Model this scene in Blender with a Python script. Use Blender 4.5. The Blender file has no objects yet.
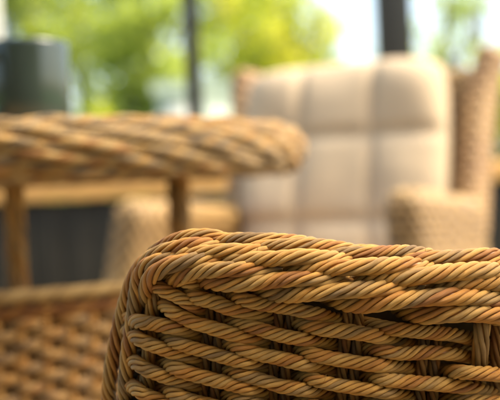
import bpy, math, random
import numpy as np
from mathutils import Vector, Matrix, noise as mnoise
random.seed(7); RNG = np.random.default_rng(7)
PI = math.pi
sc = bpy.context.scene
COL = sc.collection

# ------------------------------------------------------------------ camera
F = 972.2                      # focal length in photo pixels (500 wide)
CAM = np.array([0.0, 0.0, 0.66])
PITCH = math.radians(0.94); ROLL = math.radians(2.7)
fw = np.array([0, math.cos(PITCH), -math.sin(PITCH)])
r0 = np.array([1.0, 0, 0]); u0 = np.cross(r0, fw)
RT = r0*math.cos(ROLL) - u0*math.sin(ROLL)
UP = u0*math.cos(ROLL) + r0*math.sin(ROLL)
def at(px, py, z):
    return CAM + z*(fw + (px-250)/F*RT + (200-py)/F*UP)
cam = bpy.data.cameras.new('camera'); co = bpy.data.objects.new('camera', cam); COL.objects.link(co)
m = Matrix.Identity(4)
for i in range(3):
    m[i][0] = RT[i]; m[i][1] = UP[i]; m[i][2] = -fw[i]; m[i][3] = CAM[i]
co.matrix_world = m
cam.lens = 70; cam.sensor_width = 36; cam.sensor_fit = 'HORIZONTAL'
cam.clip_start = 0.02; cam.clip_end = 800
cam.dof.use_dof = True; cam.dof.focus_distance = 0.484; cam.dof.aperture_fstop = 6.2
sc.camera = co

# ------------------------------------------------------------------ helpers
def tag(o, label=None, cat=None, group=None, kind=None):
    if label: o['label'] = label
    if cat: o['category'] = cat
    if group: o['group'] = group
    if kind: o['kind'] = kind
    return o
def empty(name, loc=(0, 0, 0), rz=0):
    o = bpy.data.objects.new(name, None); COL.objects.link(o)
    o.location = loc; o.rotation_euler = (0, 0, rz); o.empty_display_size = .05
    return o
class MB:
    """collects vertices / faces / three point attributes"""
    def __init__(s): s.V = []; s.Fq = []; s.n = 0; s.A = []
    def add(s, V, Fc, A=None):
        V = np.asarray(V, float); s.V.append(V)
        s.Fq += [np.asarray(f)+s.n for f in Fc] if not isinstance(Fc, np.ndarray) else [Fc+s.n]
        s.A.append(np.zeros((len(V), 4)) if A is None else A)
        s.n += len(V)
    def build(s, name, mat, parent=None, smooth=True, origin=None):
        V = np.concatenate(s.V); A = np.concatenate(s.A)
        if origin is not None: V = V - np.asarray(origin)
        faces = []
        for f in s.Fq:
            if f.ndim == 2: faces += f.tolist()
            else: faces.append(f.tolist())
        me = bpy.data.meshes.new(name); me.from_pydata(V.tolist(), [], faces)
        for i, nm in enumerate(('tone', 'along', 'ang', 'seed')):
            at_ = me.attributes.new(nm, 'FLOAT', 'POINT'); at_.data.foreach_set('value', A[:, i].astype(np.float32))
        if smooth: me.polygons.foreach_set('use_smooth', [True]*len(me.polygons))
        me.materials.append(mat); me.update()
        o = bpy.data.objects.new(name, me); COL.objects.link(o)
        if parent is not None: o.parent = parent
        if origin is not None: o.location = origin
        return o
def grid_faces(nu, nv, wrap_u=False, wrap_v=False):
    # vertex index = i*nv + j
    I = np.arange(nu if wrap_u else nu-1); J = np.arange(nv if wrap_v else nv-1)
    a, b = np.meshgrid(I, J, indexing='ij'); a = a.ravel(); b = b.ravel()
    a2 = (a+1) % nu; b2 = (b+1) % nv
    return np.stack([a*nv+b, a2*nv+b, a2*nv+b2, a*nv+b2], 1)
def catmull(P, k=12):
    P = np.asarray(P, float)
    P = np.vstack([2*P[0]-P[1], P, 2*P[-1]-P[-2]])
    out = []
    for i in range(1, len(P)-2):
        p0, p1, p2, p3 = P[i-1:i+3]
        t = np.linspace(0, 1, k, endpoint=False)[:, None]
        out.append(.5*((2*p1)+(-p0+p2)*t+(2*p0-5*p1+4*p2-p3)*t**2+(-p0+3*p1-3*p2+p3)*t**3))
    out.append(P[-2][None]); return np.vstack(out)
def resample(P, ds):
    L = np.r_[0, np.cumsum(np.linalg.norm(np.diff(P, axis=0), axis=1))]
    n = max(3, int(L[-1]/ds)+1); s = np.linspace(0, L[-1], n)
    return np.stack([np.interp(s, L, P[:, i]) for i in range(P.shape[1])], 1), s
def frames(P):
    T = np.gradient(P, axis=0); T /= np.linalg.norm(T, axis=1)[:, None]
    N = np.zeros_like(T); a = np.array([0, 0, 1.0]) if abs(T[0][2]) < .9 else np.array([0, 1.0, 0])
    v = a-T[0]*a.dot(T[0]); N[0] = v/np.linalg.norm(v)
    for i in range(1, len(P)):
        v = N[i-1]-T[i]*N[i-1].dot(T[i]); N[i] = v/np.linalg.norm(v)
    return T, N, np.cross(T, N)
def rope(mb, pts, R, n=7, pitch=.031, ds=.0009, k=10, bias=.5, amp=.4, seed=None, samples=12, rough=1.0):
    """left-handed laid rope: n strands wound round the path; R outer radius (number or per-point 4th column)"""
    seed = random.random()*100 if seed is None else seed
    rg = np.random.default_rng(int(seed*977) % 99991)
    P = catmull(pts, samples); P, s = resample(P, ds)
    Rr = P[:, 3] if P.shape[1] > 3 else np.full(len(P), R); P = P[:, :3]
    T, N, B = frames(P)
    # slow variation
    w = lambda a, f: a*(np.sin(s*f*1.0+rg.uniform(0, 6.28))+.6*np.sin(s*f*2.3+rg.uniform(0, 6.28)))
    Rr = Rr*(1+rough*w(.022, 140))
    wander = rg.uniform(0, 2*PI)
    lay = -2*PI*s/pitch + rough*w(.22, 90)
    sn = math.sin(PI/n); tl = 2*PI*.72*R/pitch; cl = 1/math.sqrt(1+tl*tl)
    rc_f = 1/(1+0.97*sn*cl)
    ph0 = rg.uniform(0, 2*PI)
    # solid heart so that no light passes between the strands
    th6 = np.linspace(0, 2*PI, 8, endpoint=False); st = max(1, int(.002/ds)); Pc, Nc, Bc, Rc = P[::st], N[::st], B[::st], Rr[::st]
    if len(Pc) > 2:
        V = (Pc[:, None]+(Nc[:, None]*np.cos(th6)[None, :, None]+Bc[:, None]*np.sin(th6)[None, :, None])*(Rc*rc_f*.80)[:, None, None]).reshape(-1, 3)
        A = np.zeros((len(V), 4)); A[:, 0] = .9; A[:, 3] = seed
        mb.add(V, grid_faces(len(Pc), 8, wrap_v=True)[:, ::-1], A)
    for i in range(n):
        jit = rg.normal(0, .05*rough); rj = 1+rg.normal(0, .06*rough)
        rc = Rr*rc_f*(1+rough*w(.018, 260))
        rs = (Rr-Rr*rc_f)*rj*(1+rough*w(.035, 420))
        phi = lay+2*PI*i/n+jit+rough*w(.05, 210)
        rad = N*np.cos(phi)[:, None]+B*np.sin(phi)[:, None]
        C = P+rad*rc[:, None]
        t = np.gradient(C, axis=0); t /= np.linalg.norm(t, axis=1)[:, None]
        bi = np.cross(t, rad); bi /= np.linalg.norm(bi, axis=1)[:, None]
        rd = np.cross(bi, t)
        th = np.linspace(0, 2*PI, k, endpoint=False)+PI
        ring = (rd[:, None]*np.cos(th)[None, :, None]*.98 + bi[:, None]*np.sin(th)[None, :, None]*1.0)*rs[:, None, None]
        V = (C[:, None]+ring).reshape(-1, 3)
        tone = bias+amp*.5*math.sin(2*PI*i/n+ph0)+rg.normal(0, .12)
        A = np.zeros((len(V), 4)); A[:, 0] = tone
        A[:, 1] = np.repeat(s, k); A[:, 2] = np.tile(th, len(P)); A[:, 3] = seed*7.3+i*1.7
        mb.add(V, grid_faces(len(P), k, wrap_v=True)[:, ::-1], A)
def tube(mb, pts, R, k=10, ds=.01, samples=8, tone=.5, caps=True):
    P = catmull(pts, samples); P, s = resample(P, ds)
    Rr = P[:, 3] if P.shape[1] > 3 else np.full(len(P), R); P = P[:, :3]
    T, N, B = frames(P); th = np.linspace(0, 2*PI, k, endpoint=False)
    V = (P[:, None]+(N[:, None]*np.cos(th)[None, :, None]+B[:, None]*np.sin(th)[None, :, None])*Rr[:, None, None]).reshape(-1, 3)
    A = np.zeros((len(V), 4)); A[:, 0] = tone; A[:, 1] = np.repeat(s, k); A[:, 2] = np.tile(th, len(P)); A[:, 3] = random.random()*50
    mb.add(V, grid_faces(len(P), k, wrap_v=True)[:, ::-1], A)
    if caps:
        mb.Fq.append(np.arange(k)+mb.n-len(V)); mb.Fq.append(np.arange(k)[::-1]+mb.n-k)
def box(mb, lo, hi, bev=0.0):
    lo = np.array(lo, float); hi = np.array(hi, float)
    b = min(bev, *(.49*(hi-lo))) if bev else 0
    c = [(x, y, z) for x in (0, 1) for y in (0, 1) for z in (0, 1)]
    if not b:
        V = [[(lo, hi)[q[i]][i] for i in range(3)] for q in c]
        mb.add(V, [[0, 1, 3, 2], [4, 6, 7, 5], [0, 4, 5, 1], [2, 3, 7, 6], [0, 2, 6, 4], [1, 5, 7, 3]]); return
    import bmesh
    bm = bmesh.new(); bmesh.ops.create_cube(bm, size=1)
    for v in bm.verts: v.co = Vector((lo+hi)/2+np.array(v.co)*(hi-lo))
    bmesh.ops.bevel(bm, geom=bm.edges[:]+bm.verts[:], offset=b, segments=2, affect='EDGES', profile=.5)
    bm.verts.index_update()
    mb.add([v.co[:] for v in bm.verts], [[v.index for v in f.verts] for f in bm.faces]); bm.free()

# ------------------------------------------------------------------ materials
def new_mat(name):
    mt = bpy.data.materials.new(name); mt.use_nodes = True
    nt = mt.node_tree; return mt, nt, nt.nodes['Principled BSDF']
def ramp(nt, stops, fac):
    r = nt.nodes.new('ShaderNodeValToRGB'); e = r.color_ramp.elements
    while len(e) < len(stops): e.new(.5)
    for el, (p, c) in zip(e, stops): el.position = p; el.color = (*c, 1)
    nt.links.new(fac, r.inputs[0]); return r.outputs[0]
def math_(nt, op, a, b=None, clamp=False):
    n = nt.nodes.new('ShaderNodeMath'); n.operation = op; n.use_clamp = clamp
    for i, v in enumerate((a, b)):
        if v is None: continue
        if isinstance(v, (int, float)): n.inputs[i].default_value = v
        else: nt.links.new(v, n.inputs[i])
    return n.outputs[0]
def attr(nt, nm):
    n = nt.nodes.new('ShaderNodeAttribute'); n.attribute_name = nm; return n.outputs['Fac']
def comb(nt, x, y, z):
    n = nt.nodes.new('ShaderNodeCombineXYZ')
    for i, v in enumerate((x, y, z)):
        if isinstance(v, (int, float)): n.inputs[i].default_value = v
        else: nt.links.new(v, n.inputs[i])
    return n.outputs[0]
def noise(nt, vec, scale, detail=3, rough=.55):
    n = nt.nodes.new('ShaderNodeTexNoise'); n.inputs['Scale'].default_value = scale
    n.inputs['Detail'].default_value = detail; n.inputs['Roughness'].default_value = rough
    if vec is not None: nt.links.new(vec, n.inputs['Vector'])
    return n.outputs['Fac']
def mixc(nt, fac, a, b, mode='MIX'):
    n = nt.nodes.new('ShaderNodeMix'); n.data_type = 'RGBA'; n.blend_type = mode
    for sock, v in ((n.inputs[0], fac), (n.inputs[6], a), (n.inputs[7], b)):
        if isinstance(v, (int, float)): sock.default_value = v
        elif isinstance(v, tuple): sock.default_value = (*v, 1)
        else: nt.links.new(v, sock)
    return n.outputs[2]
def bump(nt, h, strength, dist):
    n = nt.nodes.new('ShaderNodeBump'); n.inputs['Strength'].default_value = strength; n.inputs['Distance'].default_value = dist
    nt.links.new(h, n.inputs['Height']); return n.outputs[0]

def rope_material(name, stops, rough=.48, dark=1.0, streak=.5):
    mt, nt, b = new_mat(name)
    tone, al, an, sd = attr(nt, 'tone'), attr(nt, 'along'), attr(nt, 'ang'), attr(nt, 'seed')
    v1 = comb(nt, math_(nt, 'MULTIPLY', al, 32.0), 0.0, sd)
    slow = noise(nt, v1, 1.0, 2)
    t = math_(nt, 'ADD', tone, math_(nt, 'MULTIPLY', math_(nt, 'SUBTRACT', slow, .5), 1.05), True)
    base = ramp(nt, [(p, tuple(x*dark for x in c)) for p, c in stops], t)
    # fibres running along each strand; sine/cosine keeps the ring seamless
    ca, sa = math_(nt, 'COSINE', an), math_(nt, 'SINE', an)
    v2n = nt.nodes.new('ShaderNodeVectorMath'); v2n.operation = 'ADD'
    nt.links.new(comb(nt, math_(nt, 'MULTIPLY', ca, 3.2), math_(nt, 'MULTIPLY', sa, 3.2), math_(nt, 'MULTIPLY', al, 38.0)), v2n.inputs[0])
    nt.links.new(comb(nt, sd, sd, 0.0), v2n.inputs[1])
    fib = noise(nt, v2n.outputs[0], 3.0, 5, .7)
    k = ramp(nt, [(.28, (.55, .5, .44)), (.5, (.95, .95, .95)), (.72, (1.22, 1.2, 1.15))], fib)
    col = mixc(nt, streak, base, mixc(nt, 1.0, base, k, 'MULTIPLY'))
    geo = nt.nodes.new('ShaderNodeNewGeometry')
    grime = noise(nt, geo.outputs['Position'], 90, 4, .6)
    col = mixc(nt, .35, col, mixc(nt, 1.0, col, ramp(nt, [(.35, (.62, .56, .5)), (.6, (1.05, 1.05, 1.05))], grime), 'MULTIPLY'))
    nt.links.new(col, b.inputs['Base Color'])
    rr = nt.nodes.new('ShaderNodeMapRange'); nt.links.new(fib, rr.inputs[0])
    rr.inputs[3].default_value = rough+.14; rr.inputs[4].default_value = rough-.10
    nt.links.new(rr.outputs[0], b.inputs['Roughness'])
    b.inputs['Specular IOR Level'].default_value = .42
    nt.links.new(bump(nt, fib, .8, .0006), b.inputs['Normal'])
    return mt
STOPS = [(0.0, (.20, .13, .065)), (.20, (.33, .22, .105)), (.42, (.48, .31, .12)), (.60, (.50, .285, .085)), (.78, (.42, .205, .048)), (1.0, (.29, .128, .034))]
M_ROPE = rope_material('wicker_rope', [(p, (c[0]*1.04, c[1]*.875, c[2]*.56)) for p, c in STOPS], streak=.9)
M_STAKE = rope_material('wicker_stake', [(p, (c[0]*.66, c[1]*.52, c[2]*.34)) for p, c in STOPS], .5)
M_TABLE = rope_material('table_wicker', [(p, (c[0]*.86, c[1]*.84, c[2]*.84)) for p, c in STOPS], .5)
M_APRON = rope_material('apron_wicker', [(p, (c[0]*.82, c[1]*.72, c[2]*.66)) for p, c in STOPS], .5)
M_TLEG = rope_material('table_leg_wicker', [(p, (c[0]*1.0, c[1]*.88, c[2]*.75)) for p, c in STOPS], .55)

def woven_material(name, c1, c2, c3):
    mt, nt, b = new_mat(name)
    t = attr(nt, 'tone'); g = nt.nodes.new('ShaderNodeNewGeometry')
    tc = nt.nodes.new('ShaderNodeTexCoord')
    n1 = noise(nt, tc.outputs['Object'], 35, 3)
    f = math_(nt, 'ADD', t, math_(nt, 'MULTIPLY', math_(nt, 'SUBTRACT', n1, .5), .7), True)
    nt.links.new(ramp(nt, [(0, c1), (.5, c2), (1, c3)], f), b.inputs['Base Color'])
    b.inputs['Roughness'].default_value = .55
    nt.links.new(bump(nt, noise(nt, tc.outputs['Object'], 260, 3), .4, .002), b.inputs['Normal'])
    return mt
M_WOVEN = woven_material('woven_wicker', (.10, .050, .016), (.27, .155, .052), (.44, .285, .115))
M_WOVEN_D = woven_material('woven_wicker_brown', (.20, .10, .04), (.30, .17, .07), (.42, .26, .12))
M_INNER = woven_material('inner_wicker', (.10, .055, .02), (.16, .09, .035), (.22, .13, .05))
def simple(name, c, rough=.6, var=.15, scale=8, bumpd=0.0, metallic=0, spec=.5):
    mt, nt, b = new_mat(name); tc = nt.nodes.new('ShaderNodeTexCoord')
    n = noise(nt, tc.outputs['Object'], scale, 5)
    nt.links.new(ramp(nt, [(.3, tuple(x*(1-var) for x in c)), (.7, tuple(min(1, x*(1+var)) for x in c))], n), b.inputs['Base Color'])
    b.inputs['Roughness'].default_value = rough; b.inputs['Metallic'].default_value = metallic
    b.inputs['Specular IOR Level'].default_value = spec
    if bumpd: nt.links.new(bump(nt, noise(nt, tc.outputs['Object'], scale*6, 4), .5, bumpd), b.inputs['Normal'])
    return mt
M_CUSH = simple('beige_fabric', (.455, .345, .235), .85, .06, 14, .002)
M_MUG = simple('green_glaze', (.026, .040, .034), .12, .18, 9)
M_DARK = simple('dark_cladding', (.020, .018, .014), .6, .2, 6, .001, spec=.2)
M_POST = simple('dark_frame_paint', (.024, .024, .023), .4, .15, 5)
M_WOODRAIL = simple('oiled_wood', (.58, .31, .10), .5, .25, 7, .001)
M_FLOOR = simple('floor_boards', (.26, .22, .17), .6, .25, 3, .001)
M_LEG = simple('chair_leg_metal', (.06, .04, .025), .4, .1)
M_BLOCKER = simple('blocker_boards', (.45, .38, .30), .7, .12, 3)
M_PALE = simple('pale_paint', (.62, .60, .54), .6, .05, 3)
M_RENDER = simple('white_render', (.56, .60, .50), .8, .05, 2)
M_BARK = simple('bark', (.10, .075, .05), .9, .3, 10, .01)
M_LAWN = simple('lawn', (.09, .15, .03), .9, .4, 1.5, .02)
def leaf_material(name, stops, trans=.5):
    mt, nt, b = new_mat(name); t = attr(nt, 'tone')
    c = ramp(nt, stops, t); nt.links.new(c, b.inputs['Base Color']); b.inputs['Roughness'].default_value = .45
    tr = nt.nodes.new('ShaderNodeBsdfTranslucent')
    nt.links.new(mixc(nt, 1.0, c, (1.4, 1.35, .7), 'MULTIPLY'), tr.inputs['Color'])
    mx = nt.nodes.new('ShaderNodeMixShader'); mx.inputs[0].default_value = trans
    nt.links.new(b.outputs[0], mx.inputs[1]); nt.links.new(tr.outputs[0], mx.inputs[2])
    nt.links.new(mx.outputs[0], nt.nodes['Material Output'].inputs['Surface']); return mt
M_LEAF = leaf_material('leaf_green', [(0, (.17, .22, .06)), (.5, (.31, .38, .10)), (1, (.46, .52, .17))], .62)
M_LEAFY = leaf_material('leaf_yellow_green', [(0, (.24, .30, .04)), (.5, (.42, .46, .08)), (1, (.58, .56, .12))], .6)

# ================================================================== FOREGROUND CHAIR
U = .0005                       # metres per photo pixel at the panel
def zs(px, py):
    dx = (px-330)*U
    return .486 + dx*dx/(2*.34) + (py-262)*U*.10
def S(px, py, d):               # pixel + depth offset (mm towards the viewer) -> world
    return at(px, py, zs(px, py)-d*.001)
chair = empty('wicker_armchair', tuple(at(330, 300, .60)*np.array([1, 1, 0])))
tag(chair, 'armchair of twisted golden rope wicker filling the foreground, its braided rim in sharp focus', 'armchair', 'wicker armchairs on the veranda')
bpy.context.view_layer.update()
CO = np.array(chair.location)
def cbuild(mb, name, mat, parent=chair, label=None):
    o = mb.build(name, mat, None, origin=None)
    me = o.data
    n = len(me.vertices); a = np.empty(n*3, np.float32); me.vertices.foreach_get('co', a)
    a = (a.reshape(-1, 3)-CO).astype(np.float32); me.vertices.foreach_set('co', a.ravel()); me.update()
    o.parent = parent
    if label: o['label'] = label
    return o
core = MB()
tube(core, [S(133, 460, -27), S(137, 380, -26), S(143, 320, -24), S(150, 287, -17), S(172, 270, -17), S(210, 263, -17), S(300, 268, -17), S(420, 278, -17), S(560, 285, -17), S(760, 290, -17)], .0085, k=14, ds=.006, tone=.1)
RIM = cbuild(core, 'braided_rim', M_INNER)

def RP(pts, r): return [np.r_[S(x, y, d), r*U*(1+.0) * zs(x, y)/.486] for x, y, d in pts]
rim = [  # (points (px, py, depth mm)), radius px, bias, amp
 # --- top row
 ([(148,258,-24),(160,248,-16),(175,240.5,-11),(189,236.5,-9),(205,235.5,-9),(219,237.5,-10),(234,242,-14),(250,248,-19)], 7.6, .62, .55),
 ([(203,252,-16),(213,245,-11),(224,241,-8),(240,239.5,-7),(258,239.5,-8),(278,240,-10),(300,242,-14),(325,247,-19)], 7.6, .42, .8),
 ([(238,256,-12),(252,249.5,-5),(268,246.5,-3),(288,245.5,-3),(308,245,-4),(328,246.5,-7),(346,249,-11),(362,254,-16),(378,260,-20)], 7.8, .42, .35),
 ([(310,264,-12),(324,257,-7),(340,254.5,-5),(362,253.5,-5),(386,252.5,-6),(406,252,-8),(424,254,-12),(440,258,-16),(456,263,-20)], 7.6, .5, .8),
 ([(385,272,-12),(403,263,-6),(420,259.5,-3),(442,258,-3),(470,256,-4),(500,255.5,-6),(525,258,-10),(548,263,-15)], 8.2, .55, .8),
 ([(462,276,-9),(478,268,-4),(496,264.5,-2),(522,262,-2),(560,260,-4),(600,264,-12)], 8.2, .48, .4),
 # --- golden row
 ([(109,400,-27),(110,380,-24),(114,355,-21),(119,330,-18),(124,308,-16),(130,288,-14),(137,273,-12),(147,261,-9),(160,253,-5),(176,248,-2),(192,245,-2),(207,246,-4),(221,249,-8),(236,255,-13)], 8.6, .62, .5),
 ([(152,270,-12),(164,262,-4),(178,257,-1),(192,254,1),(208,252.5,2),(226,251.5,2),(245,251.5,1),(262,252.5,-1),(276,255.5,-5),(290,260,-10)], 8.4, .48, .25),
 ([(208,272,-8),(219,265,-1),(232,261.5,3),(250,260,4),(268,259,5),(290,257.5,5),(308,257,4),(326,258.5,2),(342,261,-2),(356,265,-7),(370,270,-12)], 8.8, .46, .35),
 ([(276,281,-8),(290,274,-1),(304,270.5,3),(322,268.5,5),(345,267.5,6),(370,266.5,6),(392,265.5,5),(412,265.5,2),(430,268,-3),(446,273,-9)], 9.2, .52, .3),
 ([(336,290,-9),(352,284,-3),(368,280,2),(388,278.5,4),(408,277.5,6),(430,275,7),(455,272,7),(480,270.5,6),(502,272,3),(525,276,-4)], 9.6, .50, .25),
 ([(415,297,-8),(430,290,-2),(446,286.5,3),(464,284,5),(485,282.5,6),(510,282,6),(540,282,5),(575,286,-4)], 9.4, .45, .25),
 # --- orange / grey row
 ([(125,405,-9),(126,380,-8),(128,358,-7),(131,335,-6),(134,312,-6),(136.5,292,-5),(139.5,277,-4),(146,267,-1),(156,262,1),(167,260,1),(180,259.5,-2),(194,262,-8)], 8.4, .5, .6),
 ([(148,312,-15),(146.5,300,-8),(146.5,288,-1),(151,277,4),(161,269,6),(174,264,7),(190,261,6),(206,260,4),(220,261.5,1),(234,265,-4),(246,270,-9)], 8.6, .45, .9),
 ([(165,287,-7),(176,280,0),(188,274,5),(202,271,7),(220,269.5,8),(240,269.5,8),(258,271,6),(272,274,3),(286,278,-2),(300,283,-8)], 8.4, .45, .6),
 ([(194,284,-6),(206,281.5,0),(220,283.5,5),(236,284,7),(254,282.5,8),(274,280.5,8),(296,279,8),(318,279,7),(336,281.5,3),(352,285,-2),(368,289,-8)], 8.4, .62, .8),
 ([(250,290,-8),(266,293,-2),(282,294.5,4),(300,294,7),(322,292.5,8),(345,290.5,9),(370,289,8),(392,288.5,6),(410,290,2),(428,293,-3),(444,297,-9)], 8.8, .5, .85),
 ([(326,297,-8),(342,302,-2),(358,304.5,4),(378,303,7),(400,300,9),(422,298,9),(446,296.5,9),(470,297,8),(500,300,6),(530,304,0)], 9.2, .52, .75),
 ([(398,308,-9),(412,314,-2),(428,315.5,4),(448,314,7),(474,313.5,9),(500,315,9),(530,317,8),(565,320,0)], 9.4, .58, .6),
]
# the rim goes on to the right, out of the picture
for k in range(3):
    sx = 78*(k+1)
    rim.append(([(x+sx, y+1.5*(k+1), d) for x, y, d in rim[5][0]], 8.2, .5, .6))
    rim.append(([(x+sx, y+1.5*(k+1), d) for x, y, d in rim[11][0]], 9.4, .5, .4))
    rim.append(([(x+sx, y+1.5*(k+1), d) for x, y, d in rim[18][0]], 9.4, .5, .7))
for pts, r, bi, am in rim:
    mb = MB(); pts = list(pts)
    if pts[0][1] < 380: pts[0] = (pts[0][0], pts[0][1], pts[0][2]-4)
    pts[-1] = (pts[-1][0], pts[-1][1], pts[-1][2]-5)
    off = min(p[0] for p in pts) > 505
    rope(mb, RP(pts, r), r*U, n=6 if r > 8 else 7, pitch=.038 if r > 8.1 else .036, bias=bi, amp=am, k=8 if off else 12, ds=.002 if off else .0009)
    cbuild(mb, 'rim_strand', M_ROPE, RIM)
# the far side of the rim, behind the crest (seen from a step to the side)
mb = MB()
for j, (yy, dd) in enumerate(((246, -21), (257, -26), (270, -28), (283, -26))):
    pts = [(150, yy+14, dd-6)]+[(x, yy+4+6*math.sin(x*.03+j)+(x-200)*.045, dd+2*math.cos(x*.04+j)) for x in range(175, 760, 30)]
    rope(mb, RP(pts, 8), 8*U, pitch=.045, k=8, ds=.002)
cbuild(mb, 'rim_back_strands', M_ROPE, RIM)

# --- weave.  f in front of the stakes, b behind, m passing between
DM = {'f': 1.5, 'p': -1.0, 'g': 6.0, 'm': -7.0, 'b': -16.5}
W = {
 'W1': [(150,279,'b'),(162,278,'m'),(174,279,'p'),(190,282,'f'),(203,287,'m'),(215,291,'b'),(231,296,'m'),(243,299,'f'),(262,304,'f'),(281,307,'f'),(300,310,'f'),(320,315,'p'),(336,319,'m'),(352,321,'b'),(370,324,'m'),(384,327,'p'),(402,330,'f'),(428,332,'f'),(452,335,'p'),(470,338,'m'),(500,342,'b'),(530,346,'b'),(560,350,'f'),(600,354,'f'),(640,358,'b'),(700,362,'b')],
 'W2': [(140,272,'b'),(150,281,'m'),(160,288,'f'),(174,295,'f'),(190,304,'f'),(203,311,'m'),(216,316,'b'),(230,321,'m'),(243,325,'p'),(258,329,'f'),(281,335,'f'),(303,339,'f'),(325,342,'m'),(350,345,'b'),(367,348,'m'),(382,351,'f'),(402,353,'f'),(430,352,'f'),(452,354,'p'),(470,357,'m'),(500,362,'b'),(530,366,'m'),(560,370,'f'),(600,372,'f'),(640,378,'b'),(700,384,'b')],
 'W3': [(160,284,'b'),(175,289,'b'),(187,293,'m'),(197,297,'f'),(212,302,'f'),(230,308,'f'),(250,313,'p'),(270,318,'m'),(285,320,'b'),(297,323,'m'),(308,326,'p'),(325,329,'f'),(350,332,'f'),(375,336,'f'),(393,340,'m'),(420,345,'b'),(450,347,'b'),(480,348,'b'),(510,348,'m'),(540,350,'f'),(580,352,'f'),(620,356,'b'),(700,362,'f')],
 'W4': [(140,280,'b'),(152,293,'b'),(162,303,'m'),(170,310,'f'),(182,317,'f'),(196,323,'f'),(212,328,'f'),(230,333,'f'),(249,338,'p'),(265,341,'m'),(283,345,'b'),(299,349,'m'),(311,353,'f'),(330,358,'f'),(352,361.5,'f'),(380,365,'f'),(405,368,'m'),(428,371,'b'),(446,372,'m'),(456,372,'f'),(470,373,'g'),(490,373.5,'g'),(510,375,'f'),(540,378,'m'),(580,382,'b'),(620,386,'f'),(700,392,'f')],
 'W5': [(127,315,'b'),(133,320,'m'),(140,322,'f'),(152,324,'f'),(175,328,'f'),(195,334,'m'),(213,339,'b'),(228,344,'m'),(240,348,'f'),(260,354,'f'),(281,359,'f'),(305,363.5,'f'),(325,367,'m'),(350,372,'b'),(369,376,'m'),(382,379,'f'),(405,382,'f'),(440,384,'f'),(468,388,'p'),(490,393,'m'),(520,397,'b'),(560,402,'f'),(600,405,'f'),(640,409,'b'),(700,415,'b')],
 'W6': [(140,322,'b'),(152,328,'b'),(166,337,'m'),(175,342,'f'),(190,347,'f'),(207,352,'f'),(226,357,'f'),(247,362,'f'),(265,367,'m'),(283,371,'b'),(302,376,'m'),(314,380,'f'),(332,384,'f'),(352,387,'f'),(385,392,'f'),(405,396,'m'),(430,399,'b'),(452,400,'m'),(470,401,'f'),(510,403,'f'),(540,406,'m'),(580,410,'b'),(620,414,'f'),(700,420,'f')],
 'W7': [(126,329,'b'),(132,333,'m'),(138,338,'f'),(147,343,'f'),(165,350,'f'),(185,356,'p'),(198,360,'m'),(212,364,'b'),(228,370,'m'),(240,374,'f'),(258,379,'f'),(281,385.5,'f'),(305,389.5,'f'),(325,393,'m'),(350,397,'b'),(370,402,'m'),(382,405,'f'),(405,408,'f'),(440,410,'f'),(468,414,'p'),(490,419,'m'),(520,422,'b'),(560,426,'f'),(640,432,'b'),(700,436,'b')],
}
weave = MB(); wl = MB()
def wrope(nm, dy, lowres=False):
    pts = [(x, y+dy, DM[c]+random.uniform(-.4, .4)) for x, y, c in W[nm]]
    bi = random.uniform(.42, .6); am = random.uniform(.35, .6); r = random.uniform(7.3, 7.9)
    inn = pts if lowres else [p for p in pts if p[0] <= 530]
    rope(weave, RP([(x+random.uniform(-.5, .5), y+random.uniform(-.5, .5), d) for x, y, d in inn], r), r*U, n=6, pitch=.0255*random.uniform(.95, 1.08), bias=bi, amp=am, k=8 if lowres else 12, ds=.002 if lowres else .0009)
    if not lowres:
        out = [p for p in pts if p[0] >= 500]
        rope(weave, RP(out, r), r*U, pitch=.0262, bias=bi, amp=am, k=8, ds=.002)
for nm in ('W1', 'W2', 'W3', 'W4', 'W5', 'W6', 'W7'): wrope(nm, 0)
for k in range(1, 9):
    lr = k > 2
    dy = 26.3*k
    wrope('W6', dy, lr); wrope('W7', dy, lr)
cbuild(weave, 'woven_panel', M_ROPE)
def stake(pts, r, n=4, name='stake', bias=.45, mat=M_STAKE, pitch=.040):
    mb = MB(); rope(mb, RP(pts, r), r*U, n=n, pitch=pitch, bias=bias, amp=.6, k=10, ds=.0013); cbuild(mb, name, mat)
stake([(158,276,-8),(155,290,-6.5),(153,305,-5),(152,322,-6.5),(150,345,-6),(148,365,-5.5),(147,390,-6.5),(146,420,-6),(144,520,-6)], 8.0, 7, bias=.45, mat=M_ROPE, pitch=.055)
for xc in (212, 281, 350, 429, 560, 630, 700):
    for o_ in (-6.2, 6.2):
        j = random.uniform(-1.5, 1.5)
        stake([(xc+o_+8+j, 268, -6.5), (xc+o_+5+j, 300, -6), (xc+o_+2, 330, -6.5), (xc+o_-1, 365, -6), (xc+o_-3, 400, -6.5), (xc+o_-6, 520, -6)], 6.0, 4)
stake([(484,300,-6),(483,316,-2),(482,328,2),(481,345,1.5),(480,357,0),(479,369,-5),(478,381,-10),(478,392,-9),(477,420,-6),(474,520,-6)], 8.6, 6, bias=.35, mat=M_ROPE, pitch=.075)
stake([(498,300,-8),(497,330,-8),(496,372,-8),(494,420,-8),(490,520,-8)], 6.5, 5)
mb = MB()
allp = [p for r_ in rim for p in r_[0] if 130 < p[0] < 500] + [p for q in W.values() for p in [(x, y, DM[c]) for x, y, c in q if c == 'f' and x < 500]]
for i in range(46):
    x, y, d = random.choice(allp); x += random.uniform(-12, 12); y += random.uniform(-5, 4); d += 4.2
    a = random.uniform(-.5, 1.2); L = random.uniform(3, 11)
    pts = [S(x, y, d-1), S(x+L*.4*math.cos(a), y-L*.4*math.sin(a), d+.6), S(x+L*math.cos(a+.3), y-L*math.sin(a+.3), d+random.uniform(.3, 1.6))]
    tube(mb, pts, random.uniform(.00007, .00013), k=5, ds=.001, tone=random.uniform(.3, .6), caps=False)
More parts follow.
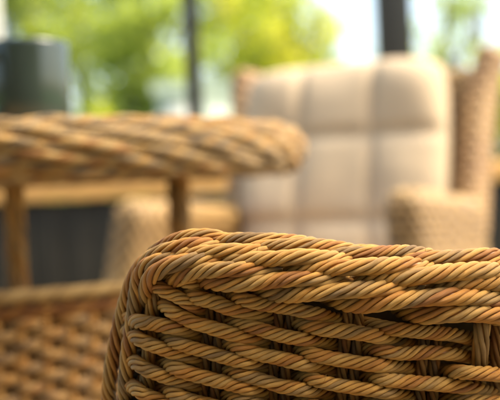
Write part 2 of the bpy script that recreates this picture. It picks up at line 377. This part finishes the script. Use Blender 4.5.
cbuild(mb, 'loose_fibres', M_ROPE)['kind'] = 'stuff'
# body of the chair behind and under the rope panel
def wsurf(fn, nu, nv, amp=.003, cu=.02, cv=.012, wrap_u=False, Lu=1, Lv=1, tone0=.5):
    """grid surface with an over-under weave pressed into it"""
    u = np.linspace(0, 1, nu, endpoint=not wrap_u); v = np.linspace(0, 1, nv)
    Uu, Vv = np.meshgrid(u, v, indexing='ij')
    P = fn(Uu, Vv)
    du = np.gradient(P, axis=0); dv = np.gradient(P, axis=1)
    Nn = np.cross(du, dv); l = np.linalg.norm(Nn, axis=2, keepdims=True); l[l < 1e-12] = 1; Nn /= l
    row = np.floor(Vv*Lv/cv); a = Uu*Lu/cu
    h = np.abs(np.sin(PI*Vv*Lv/cv))**.6*(.55+.45*np.sin(PI*(a+row)))
    P = P+Nn*(h*amp)[..., None]
    A = np.zeros((nu*nv, 4)); A[:, 0] = (tone0+.75*(h-.5)+.18*np.sin(row*12.9898)).ravel(); A[:, 1] = (Uu*Lu).ravel()
    return P.reshape(-1, 3), grid_faces(nu, nv, wrap_u=wrap_u), A
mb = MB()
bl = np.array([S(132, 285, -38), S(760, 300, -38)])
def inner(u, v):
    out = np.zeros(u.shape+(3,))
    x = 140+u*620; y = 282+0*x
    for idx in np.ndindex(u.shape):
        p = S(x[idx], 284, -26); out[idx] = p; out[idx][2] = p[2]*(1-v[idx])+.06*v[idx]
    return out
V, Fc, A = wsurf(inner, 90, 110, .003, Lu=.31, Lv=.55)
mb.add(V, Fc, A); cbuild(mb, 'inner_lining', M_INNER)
for px, dd in ((136, -14), (748, -14)):
    mb = MB(); p = S(px, 400, dd); tube(mb, [p, [p[0], p[1], p[2]-.2], [p[0], p[1], .0]], .012, k=12, ds=.02); cbuild(mb, 'leg', M_LEG)

# ================================================================== TABLE
K = 1.30
TZ = .66+.0575*K; TC = np.array([-.243, 1.0])*K; TR = .303*K
table = empty('wicker_side_table', (TC[0], TC[1], 0))
tag(table, 'round wicker side table with braided edge and woven apron underneath, standing behind the front armchair', 'table')
mb = MB()
NR = 50
for i in range(NR):
    a0 = -2*PI*i/NR + random.uniform(-.03, .03); span = math.radians(98)
    ph = i*PI*2/3
    pts = []
    for t in np.linspace(0, 1, 15):
        aa = a0+span*(t-.5); e = math.radians(122-244*t)   # round the edge from top to underside
        dr = .0034*math.sin(t*2*PI*4.5+ph)
        rr = TR-.024*K+(.019*K+dr)*math.cos(e)+random.uniform(-.0012, .0012); zz = TZ-.0240*K+(.0200*K+dr)*math.sin(e)
        pts.append(np.array([rr*math.cos(aa), rr*math.sin(aa), zz]))
    pts = pts[::-1]
    rope(mb, pts, .0056, n=6, pitch=.035, ds=.003, k=6, bias=random.uniform(.15, .75), amp=.5, samples=5)
tube(mb, [np.array([(TR-.024*K)*math.cos(a), (TR-.024*K)*math.sin(a), TZ-.024*K]) for a in np.linspace(0, 2*PI, 73)], .0175*K, k=14, ds=.02, samples=2, tone=.55, caps=False)
mb.build('braided_edge', M_TABLE, table)
mb = MB()
def disc(zz, rr, flip):
    def f(u, v):
        r = rr*(.02+.98*v); a = 2*PI*u*(1 if flip else -1)
        return np.stack([r*np.cos(a), r*np.sin(a), np.full(u.shape, zz)], -1)
    return f
V, Fc, A = wsurf(disc(TZ-.006, TR-.02, True), 120, 60, .002, Lu=1.2, Lv=.28, wrap_u=True); mb.add(V, Fc[:, ::-1], A)
V, Fc, A = wsurf(disc(TZ-.048, TR-.02, False), 120, 60, .002, Lu=1.2, Lv=.28, wrap_u=True); mb.add(V, Fc[:, ::-1], A)
mb.build('tabletop', M_WOVEN_D, table)
for th, lr in ((24, .0168), (-76, .0112), (104, .014), (194, .014)):
    a = math.radians(th); x, y = .18*K*math.cos(a), .18*K*math.sin(a)
    mb = MB(); rope(mb, [np.array([x, y, z]) for z in (TZ-.045, .6, .4, .2, .0)], lr, n=10, pitch=.11, ds=.004, k=6, bias=.5, amp=.5)
    mb.build('leg', M_TLEG, table)
BR = .235*K; BT = .66-.080*K
AZ0, AZ1 = math.radians(-172), math.radians(8)
def arc(a, r, z): return np.array([r*math.cos(a), r*math.sin(a), z])
mb = MB(); NS = 38
for row in range(34):                      # woven rods round real stakes
    z = BT-.030-row*.0112; pts = []
    for i in range(NS*2+1):
        a = AZ0+(AZ1-AZ0)*i/(NS*2); q = (i+2*(row % 2)) % 4
        rr = BR-.004+(.0060 if q == 1 else (-.0055 if q == 3 else 0))
        pts.append(arc(a, rr, z+random.uniform(-.0012, .0012)))
    rope(mb, pts, .0060, n=5, pitch=.04, ds=.005, k=6, bias=random.uniform(.2, .6), amp=.5, samples=3)
for i in range(NS):
    a = AZ0+(AZ1-AZ0)*(i+.25)/NS
    tube(mb, [arc(a, BR-.004, BT), arc(a, BR-.004, BT-.4)], .0055, k=6, ds=.05, tone=.7)
V, Fc, A = wsurf(lambda u, v: np.stack([(BR-.016)*np.cos(AZ0+(AZ1-AZ0)*u), (BR-.016)*np.sin(AZ0+(AZ1-AZ0)*u), BT-.01-.39*v], -1), 80, 40, .001, Lu=.9, Lv=.4)
A[:, 0] = .85; mb.add(V, Fc, A)
bk = mb.build('woven_apron', M_APRON, table)
mb = MB(); rope(mb, [arc(a, BR-.004, BT-.018) for a in np.linspace(AZ0, AZ1, 60)], .0085, n=7, pitch=.035, ds=.004, k=6, bias=.95, amp=.2, samples=2)
mb.build('shade_rail', M_STAKE, table)  # added dark rope; its brown stands in for shade under the upper rail
mb = MB()
rope(mb, [arc(a, BR+.004, BT) for a in np.linspace(AZ0, AZ1, 60)], .0075, n=7, pitch=.03, ds=.004, k=6, bias=.75, amp=.3, samples=2)
mb.build('upper_rail', M_WOVEN, table)

# ------------------------------------------------------------------ mug
mp = at(29, 100, 1.21); MS = 1.37
mug = empty('stoneware_mug', (mp[0], mp[1], TZ-.003))
tag(mug, 'dark green glazed stoneware mug standing on the round wicker table', 'mug')
mb = MB()
prof = [(0.0, .002), (.030, .002), (.0345, .004), (.037, .010), (.0375, .05), (.0378, .080), (.0375, .0835), (.0362, .0845), (.0348, .083), (.0342, .078), (.034, .04), (.033, .012), (.0, .009)]
k = 64; th = np.linspace(0, 2*PI, k, endpoint=False)
V = np.array([[r*math.cos(t), r*math.sin(t), z] for r, z in prof for t in th])*MS
mb.add(V, grid_faces(len(prof), k, wrap_v=True)[:, ::-1])
mb.build('mug_body', M_MUG, mug)
mb = MB(); aa = math.radians(236)
hp = [(.035, .068), (.048, .073), (.060, .066), (.065, .048), (.060, .030), (.049, .020), (.035, .022)]
tube(mb, [np.array([r*math.cos(aa), r*math.sin(aa), z])*MS for r, z in hp], .0062, k=14, ds=.002)
mb.build('handle', M_MUG, mug)

# ================================================================== ARMCHAIRS BEHIND
def rrect(u, hx, hy, r):
    """rounded rectangle footprint via superellipse"""
    a = 2*PI*u; p = r
    c, s_ = np.cos(a), np.sin(a)
    return hx*np.sign(c)*np.abs(c)**p, hy*np.sign(s_)*np.abs(s_)**p
def loft(hx, hy, z0, z1, shift=lambda t: (0, 0), scale=lambda t: (1, 1), p=.45, rnd=.05, cu=.030, cv=.017, nu=210, nv=150, amp=.0065, capbottom=False, topz=None):
    def f(u, v):
        t = np.minimum(v/.9, 1)                       # side
        w = np.clip((v-.9)/.1, 0, 1)*PI/2             # rounded top
        x, y = rrect(u, 1, 1, p)
        sx, sy = scale(t); ox, oy = shift(t)
        hx_ = hx*sx; hy_ = hy*sy
        inset = rnd*(1-np.cos(w))
        # past the rounding, close to the middle line
        fx = np.maximum(hx_-inset, .0); fy = np.maximum(hy_-inset, .0)
        x = x*fx; y = y*fy
        z = z0+(z1-rnd-z0)*t+rnd*np.sin(w)
        if topz is not None: z = z+topz(y+oy)*t
        return np.stack([x+ox, y+oy, z], -1)
    per = 4*(hx+hy)*.9
    V, Fc, A = wsurf(f, nu, nv, amp, cu, cv, wrap_u=True, Lu=per, Lv=(z1-z0)*1.05)
    # close the top
    top = np.arange(nu)*nv+nv-1
    return V, Fc, A, top
def armchair(label, loc, rz):
    c = empty('wicker_armchair', loc, rz)
    tag(c, label, 'armchair', 'wicker armchairs on the veranda')
    def part(name, mat, V, Fc, A, top):
        mb = MB(); mb.add(V, Fc, A); mb.Fq.append(top); return mb.build(name, mat, c)
    for sx in (-1, 1):
        part('armrest', M_WOVEN, *loft(.050, .315, .10, .615, rnd=.040, shift=lambda t, sx=sx: (sx*(.312+.035*(1-t)+(.06*(1-t)**1.0 if sx < 0 else 0)), -.11-.02*(1-t)), scale=lambda t: (1.0+.1*(1-t), 1.0+.03*(1-t)), topz=lambda y: -.02*np.clip((y+.1)/.3, -1, 1)))
        part('wing', M_WOVEN_D, *loft(.030, .085, .50, .985, rnd=.028, shift=lambda t, sx=sx: (sx*((.315 if sx > 0 else .304)+(.020 if sx > 0 else .016)*t+(.028 if sx > 0 else .012)*t**4), .20+.13*t), scale=lambda t: (1.0, 1.15-.35*t**2), nu=90))
    part('backrest', M_WOVEN, *loft(.32, .030, .34, .94, rnd=.028, shift=lambda t: (0*t, .245+.13*t), scale=lambda t: (.98, 1.0), nu=160))
    part('seat_base', M_WOVEN, *loft(.30, .29, .12, .36, rnd=.02, shift=lambda t: (0*t, -.05), p=.3, nv=50))
    # cushions
    def cushion(name, w, h, d, nx, ny, centre, tilt):
        n = 72; u = np.linspace(-1, 1, n); X, Y = np.meshgrid(u, u, indexing='ij')
        edge = np.clip((1-np.abs(X)**5)*(1-np.abs(Y)**5), 0, 1)**.38
        cr = np.zeros_like(X)
        if nx:
            for cx in [(-1+2*(i+1)/nx) for i in range(nx-1)]: cr += .9*np.exp(-((X-cx)/.05)**2)
            for cy in [(-1+2*(i+1)/ny) for i in range(ny-1)]: cr += .9*np.exp(-((Y-cy)/.05)**2)
            bump_ = np.abs(np.cos(X*PI*nx/2+(0 if nx % 2 else PI/2)))*np.abs(np.cos(Y*PI*ny/2+(0 if ny % 2 else PI/2)))
        else: bump_ = .4*np.ones_like(X)
        lump = np.array([[mnoise.noise(Vector((a*1.7, b*1.7, d*9))) for b in u] for a in u])
        front = d*edge*(.82+.07*bump_**.7+.22*lump)-.12*d*np.minimum(cr, 1.2)*edge
        back = -d*.5*edge
        inset = 1-.05*(1-edge)-.06*np.maximum(0, np.abs(X))**3*np.maximum(0, np.abs(Y))**3
        ct, st = math.cos(tilt), math.sin(tilt)
        def place(D):
            x = X*w*inset; y = -D; z = Y*h*inset
            return np.stack([x+centre[0], y*ct+z*st+centre[1], -y*st+z*ct+centre[2]], -1).reshape(-1, 3)
        mb = MB(); g = grid_faces(n, n)
        mb.add(place(front), g); mb.add(place(back), g[:, ::-1]); return mb.build(name, M_CUSH, c)
    cushion('back_cushion', .292, .335, .115, 3, 3, (0, .160, .648), math.radians(12))
    cushion('seat_cushion', .265, .27, .08, 0, 0, (0, -.10, .395), math.radians(90))
    for sx in (-1, 1):
        for sy in (-.33, .26):
            mb = MB(); tube(mb, [np.array([sx*.32, sy, .13]), np.array([sx*.33, sy*1.02, .0])], .018, k=12, ds=.03); mb.build('leg', M_LEG, c)
    return c
cp = at(324, 200, 2.40)
armchair('pale wicker armchair with tufted beige back cushion, facing us behind the round table', (cp[0], cp[1], 0), math.radians(-24))

# ================================================================== VERANDA
WY = 3.75
ver = empty('garden_veranda', (0, WY, 0))
tag(ver, 'open veranda with dark clad low wall, wooden sill rail and dark posts', 'veranda')
mb = MB()
for i in range(60):
    x = -3.6+i*.12; box(mb, (x+.002, -.030, .0), (x+.118, .0, .628), .003)
mb.build('wall_cladding', M_DARK, ver)
mb = MB(); box(mb, (-3.6, .0015, 0), (3.6, .05, .628)); mb.build('wall_core', M_DARK, ver)
mb = MB(); box(mb, (-3.6, -.06, .632), (3.6, .10, .706), .006); mb.build('sill_rail', M_WOODRAIL, ver)
def px_x(px, py, z): return at(px, py, z)[0]
for px, w in ((192.5, .060), (396, .135)):
    x = px_x(px, 60, WY); mb = MB(); box(mb, (x-w/2, 0, .707), (x+w/2, .06, 2.42), .004); mb.build('post', M_POST, ver)
x = px_x(-14, 40, WY); mb = MB(); box(mb, (x-.045, 0, .707), (x+.045, .08, 2.42), .004); o = mb.build('post', M_PALE, ver); o['label'] = 'pale painted post'
mb = MB(); box(mb, (-3.6, -.02, 2.422), (3.6, .08, 2.6), .004); mb.build('top_beam', M_POST, ver)
mb = MB(); box(mb, (-3.6, -6.2, 0), (3.6, -6.0, 3.2)); mb.build('fill_blocker_wall', M_BLOCKER, ver)  # unseen wall behind the camera, added to cut the frontal fill light
mb = MB(); box(mb, (-3.6, -5.999, 2.3), (3.6, -4.45, 2.4)); mb.build('roof', M_BLOCKER, ver)  # unseen slab overhead, added to keep sky light off the fronts

def plane(name, x0, x1, y0, y1, z, mat, n=1):
    me = bpy.data.meshes.new(name); me.from_pydata([(x0, y0, z), (x1, y0, z), (x1, y1, z), (x0, y1, z)], [], [(0, 1, 2, 3)]); me.materials.append(mat)
    o = bpy.data.objects.new(name, me); COL.objects.link(o); o['kind'] = 'structure'; return o
plane('floor', -3.6, 3.6, -2.5, 4.0, 0, M_FLOOR)
plane('ground', -300, 300, -100, 500, -.06, M_LAWN)

# ================================================================== GARDEN
def crown(mb, c, rad, n, leaf, rg, squash=.9, tone=(.0, 1)):
    # leaves gathered in clumps on the outside of an uneven volume
    nc = max(8, n//60)
    d = rg.normal(size=(nc, 3)); d /= np.linalg.norm(d, axis=1)[:, None]
    cc = d*(rad*rg.uniform(.35, 1.0, nc)**.6)[:, None]*np.array([1, 1, squash])
    ct = rg.uniform(*tone, nc)
    idx = rg.integers(0, nc, n)
    P = np.array(c)+cc[idx]+rg.normal(size=(n, 3))*rad*.13
    a = rg.normal(size=(n, 3)); a /= np.linalg.norm(a, axis=1)[:, None]
    b = rg.normal(size=(n, 3)); b -= a*(a*b).sum(1)[:, None]; b /= np.linalg.norm(b, axis=1)[:, None]
    L = leaf*rg.uniform(.6, 1.3, n)[:, None]
    nn = np.cross(a, b)
    V = np.stack([P-a*L, P-b*L*.5+nn*L*.15, P+a*L, P+b*L*.5+nn*L*.15], 1).reshape(-1, 3)
    A = np.zeros((len(V), 4)); A[:, 0] = np.repeat(np.clip(ct[idx]+rg.normal(0, .12, n), 0, 1), 4)
    mb.add(V, np.arange(len(V)).reshape(-1, 4), A)
GI = [0]
def tree(px, z, topy, rad, label, mat=None, name='tree', n=5000, leaf=.07, crowns=4, cat='tree', low=.9, tone=(0, 1)):
    GI[0] += 1; rg = np.random.default_rng(50+GI[0])
    p = at(px, 184, z); x, y = p[0], p[1]; h = .66+(184-topy)/F*z
    t = empty(name, (x, y, -.06)); tag(t, label, cat, 'trees and shrubs in the garden')
    tm = MB(); r0_ = .03+.03*h/3
    tube(tm, [np.array([0, 0, 0, r0_*1.3]), np.array([.05, 0, h*.3, r0_]), np.array([-.03, .04, h*.6, r0_*.6]), np.array([.02, 0, h*.9, r0_*.2])], .1, ds=.1)
    for q in range(7):
        a = rg.uniform(0, 6.28); z0 = h*rg.uniform(.2, .6); e = np.array([math.cos(a)*rad*.7, math.sin(a)*rad*.7, z0+h*.3])
        tube(tm, [np.array([0, 0, z0, r0_*.5]), np.array([e[0]*.5, e[1]*.5, (z0+e[2])/2, r0_*.3]), np.array([*e, .008])], .05, ds=.1, k=7)
    tm.build('trunk', M_BARK, t)
    cm = MB()
    for q in range(crowns):
        zc = low*rad+(h-1.9*rad*.8-low*rad)*(q+.5)/crowns if h > 2.4*rad else h*.5
        crown(cm, (rg.uniform(-.25, .25)*rad, rg.uniform(-.2, .2)*rad, min(h-rad*.7, .4*rad+(h-.6*rad)*(q+.5)/crowns)), rad*rg.uniform(.75, 1.0), n//crowns, leaf, rg, tone=tone)
    cm.build('crown', mat or M_LEAF, t)
tree(15, 13.0, -90, 1.0, 'dense mid green tree at the left behind the mug', n=6500, tone=(.1, 1))
tree(85, 15.5, -130, 1.35, 'tall mid green tree standing between the mug and the thin dark post', n=8500, tone=(.2, 1))
tree(150, 12.2, -60, .85, 'dark green tree just left of the thin dark post', n=6500, tone=(.1, 1))
tree(248, 16.5, -70, 1.25, 'yellow green sunlit tree just right of the thin dark post', M_LEAFY, n=10000)
tree(298, 14.0, -20, 1.0, 'yellow green rounded tree above the cushion of the armchair', M_LEAFY, n=6000)
tree(455, 14.0, -60, .7, 'thin sparse tree against white sky right of the thick dark post', M_LEAF, n=1500, leaf=.05)
tree(420, 17.0, 10, 1.0, 'pale thin tree rising over the armchair cushion right of the thick post', M_LEAF, n=1500, leaf=.06, tone=(.5, 1))
tree(490, 19.0, -60, 1.2, 'pale tree behind the armchair wing at the right edge', M_LEAF, n=2600, leaf=.06, tone=(.5, 1))
tree(505, 12.0, 70, .55, 'yellow green bush at the right edge beyond the armchair wing', M_LEAFY, name='bush', cat='bush', n=3000, crowns=2)
tree(100, 9.5, 98, .5, 'low bright green bush under the tall tree beyond the table', M_LEAFY, name='bush', cat='bush', n=3500, crowns=2, tone=(0, .6))
tree(20, 10.5, 92, .7, 'bright green bush behind the mug at the left', M_LEAF, name='bush', cat='bush', n=4000, crowns=2, tone=(.4, 1))
# white garden house behind the bushes
gh = at(204, 184, 10.6)
house = empty('garden_shed', (gh[0], gh[1]+1.0, -.06)); tag(house, 'small white garden shed blurred beyond the thin dark post and the table', 'shed')
mb = MB(); box(mb, (-.46, -1.0, 0), (.46, .6, 1.74)); mb.build('wall', M_RENDER, house)
mb = MB(); mb.add([(-.52, -1.06, 1.742), (.52, -1.06, 1.742), (.52, .66, 1.742), (-.52, .66, 1.742), (-.52, .66, 1.80), (.52, .66, 1.80), (.52, -1.06, 1.86), (-.52, -1.06, 1.86)], [[0, 3, 2, 1], [0, 1, 6, 7], [2, 3, 4, 5], [4, 7, 6, 5], [1, 2, 5, 6], [3, 0, 7, 4]]); mb.build('roof', M_RENDER, house, smooth=False)
mb = MB(); box(mb, (-.36, -1.03, .05), (.02, -1.002, 1.6)); mb.build('door', M_PALE, house)

# ================================================================== LIGHT
EL, AZ = math.radians(56), math.radians(96)
w = bpy.data.worlds.new('World'); sc.world = w; w.use_nodes = True
nt = w.node_tree; sky = nt.nodes.new('ShaderNodeTexSky'); sky.sky_type = 'NISHITA'; sky.sun_disc = False
sky.sun_elevation = EL; sky.sun_rotation = AZ; sky.dust_density = 4.0; sky.ozone_density = .6; sky.air_density = .8
nt.links.new(sky.outputs[0], nt.nodes['Background'].inputs[0]); nt.nodes['Background'].inputs[1].default_value = .15
sl = bpy.data.lights.new('sun', 'SUN'); sl.energy = 1.5; sl.angle = math.radians(32); sl.color = (1, .94, .84)
so = bpy.data.objects.new('sun', sl); COL.objects.link(so)
d = Vector((math.sin(AZ)*math.cos(EL), math.cos(AZ)*math.cos(EL), math.sin(EL)))
so.rotation_euler = d.to_track_quat('Z', 'Y').to_euler()
vs = sc.view_settings; vs.view_transform = 'Standard'; vs.look = 'None'; vs.gamma = 1; vs.use_curve_mapping = False
vs.exposure = 2.0
vs.use_white_balance = True; vs.white_balance_temperature = 7400; vs.white_balance_tint = 2
cy = sc.cycles
cy.use_denoising = True; cy.max_bounces = 8; cy.diffuse_bounces = 4; cy.glossy_bounces = 3; cy.transmission_bounces = 4
cy.caustics_reflective = False; cy.caustics_refractive = False
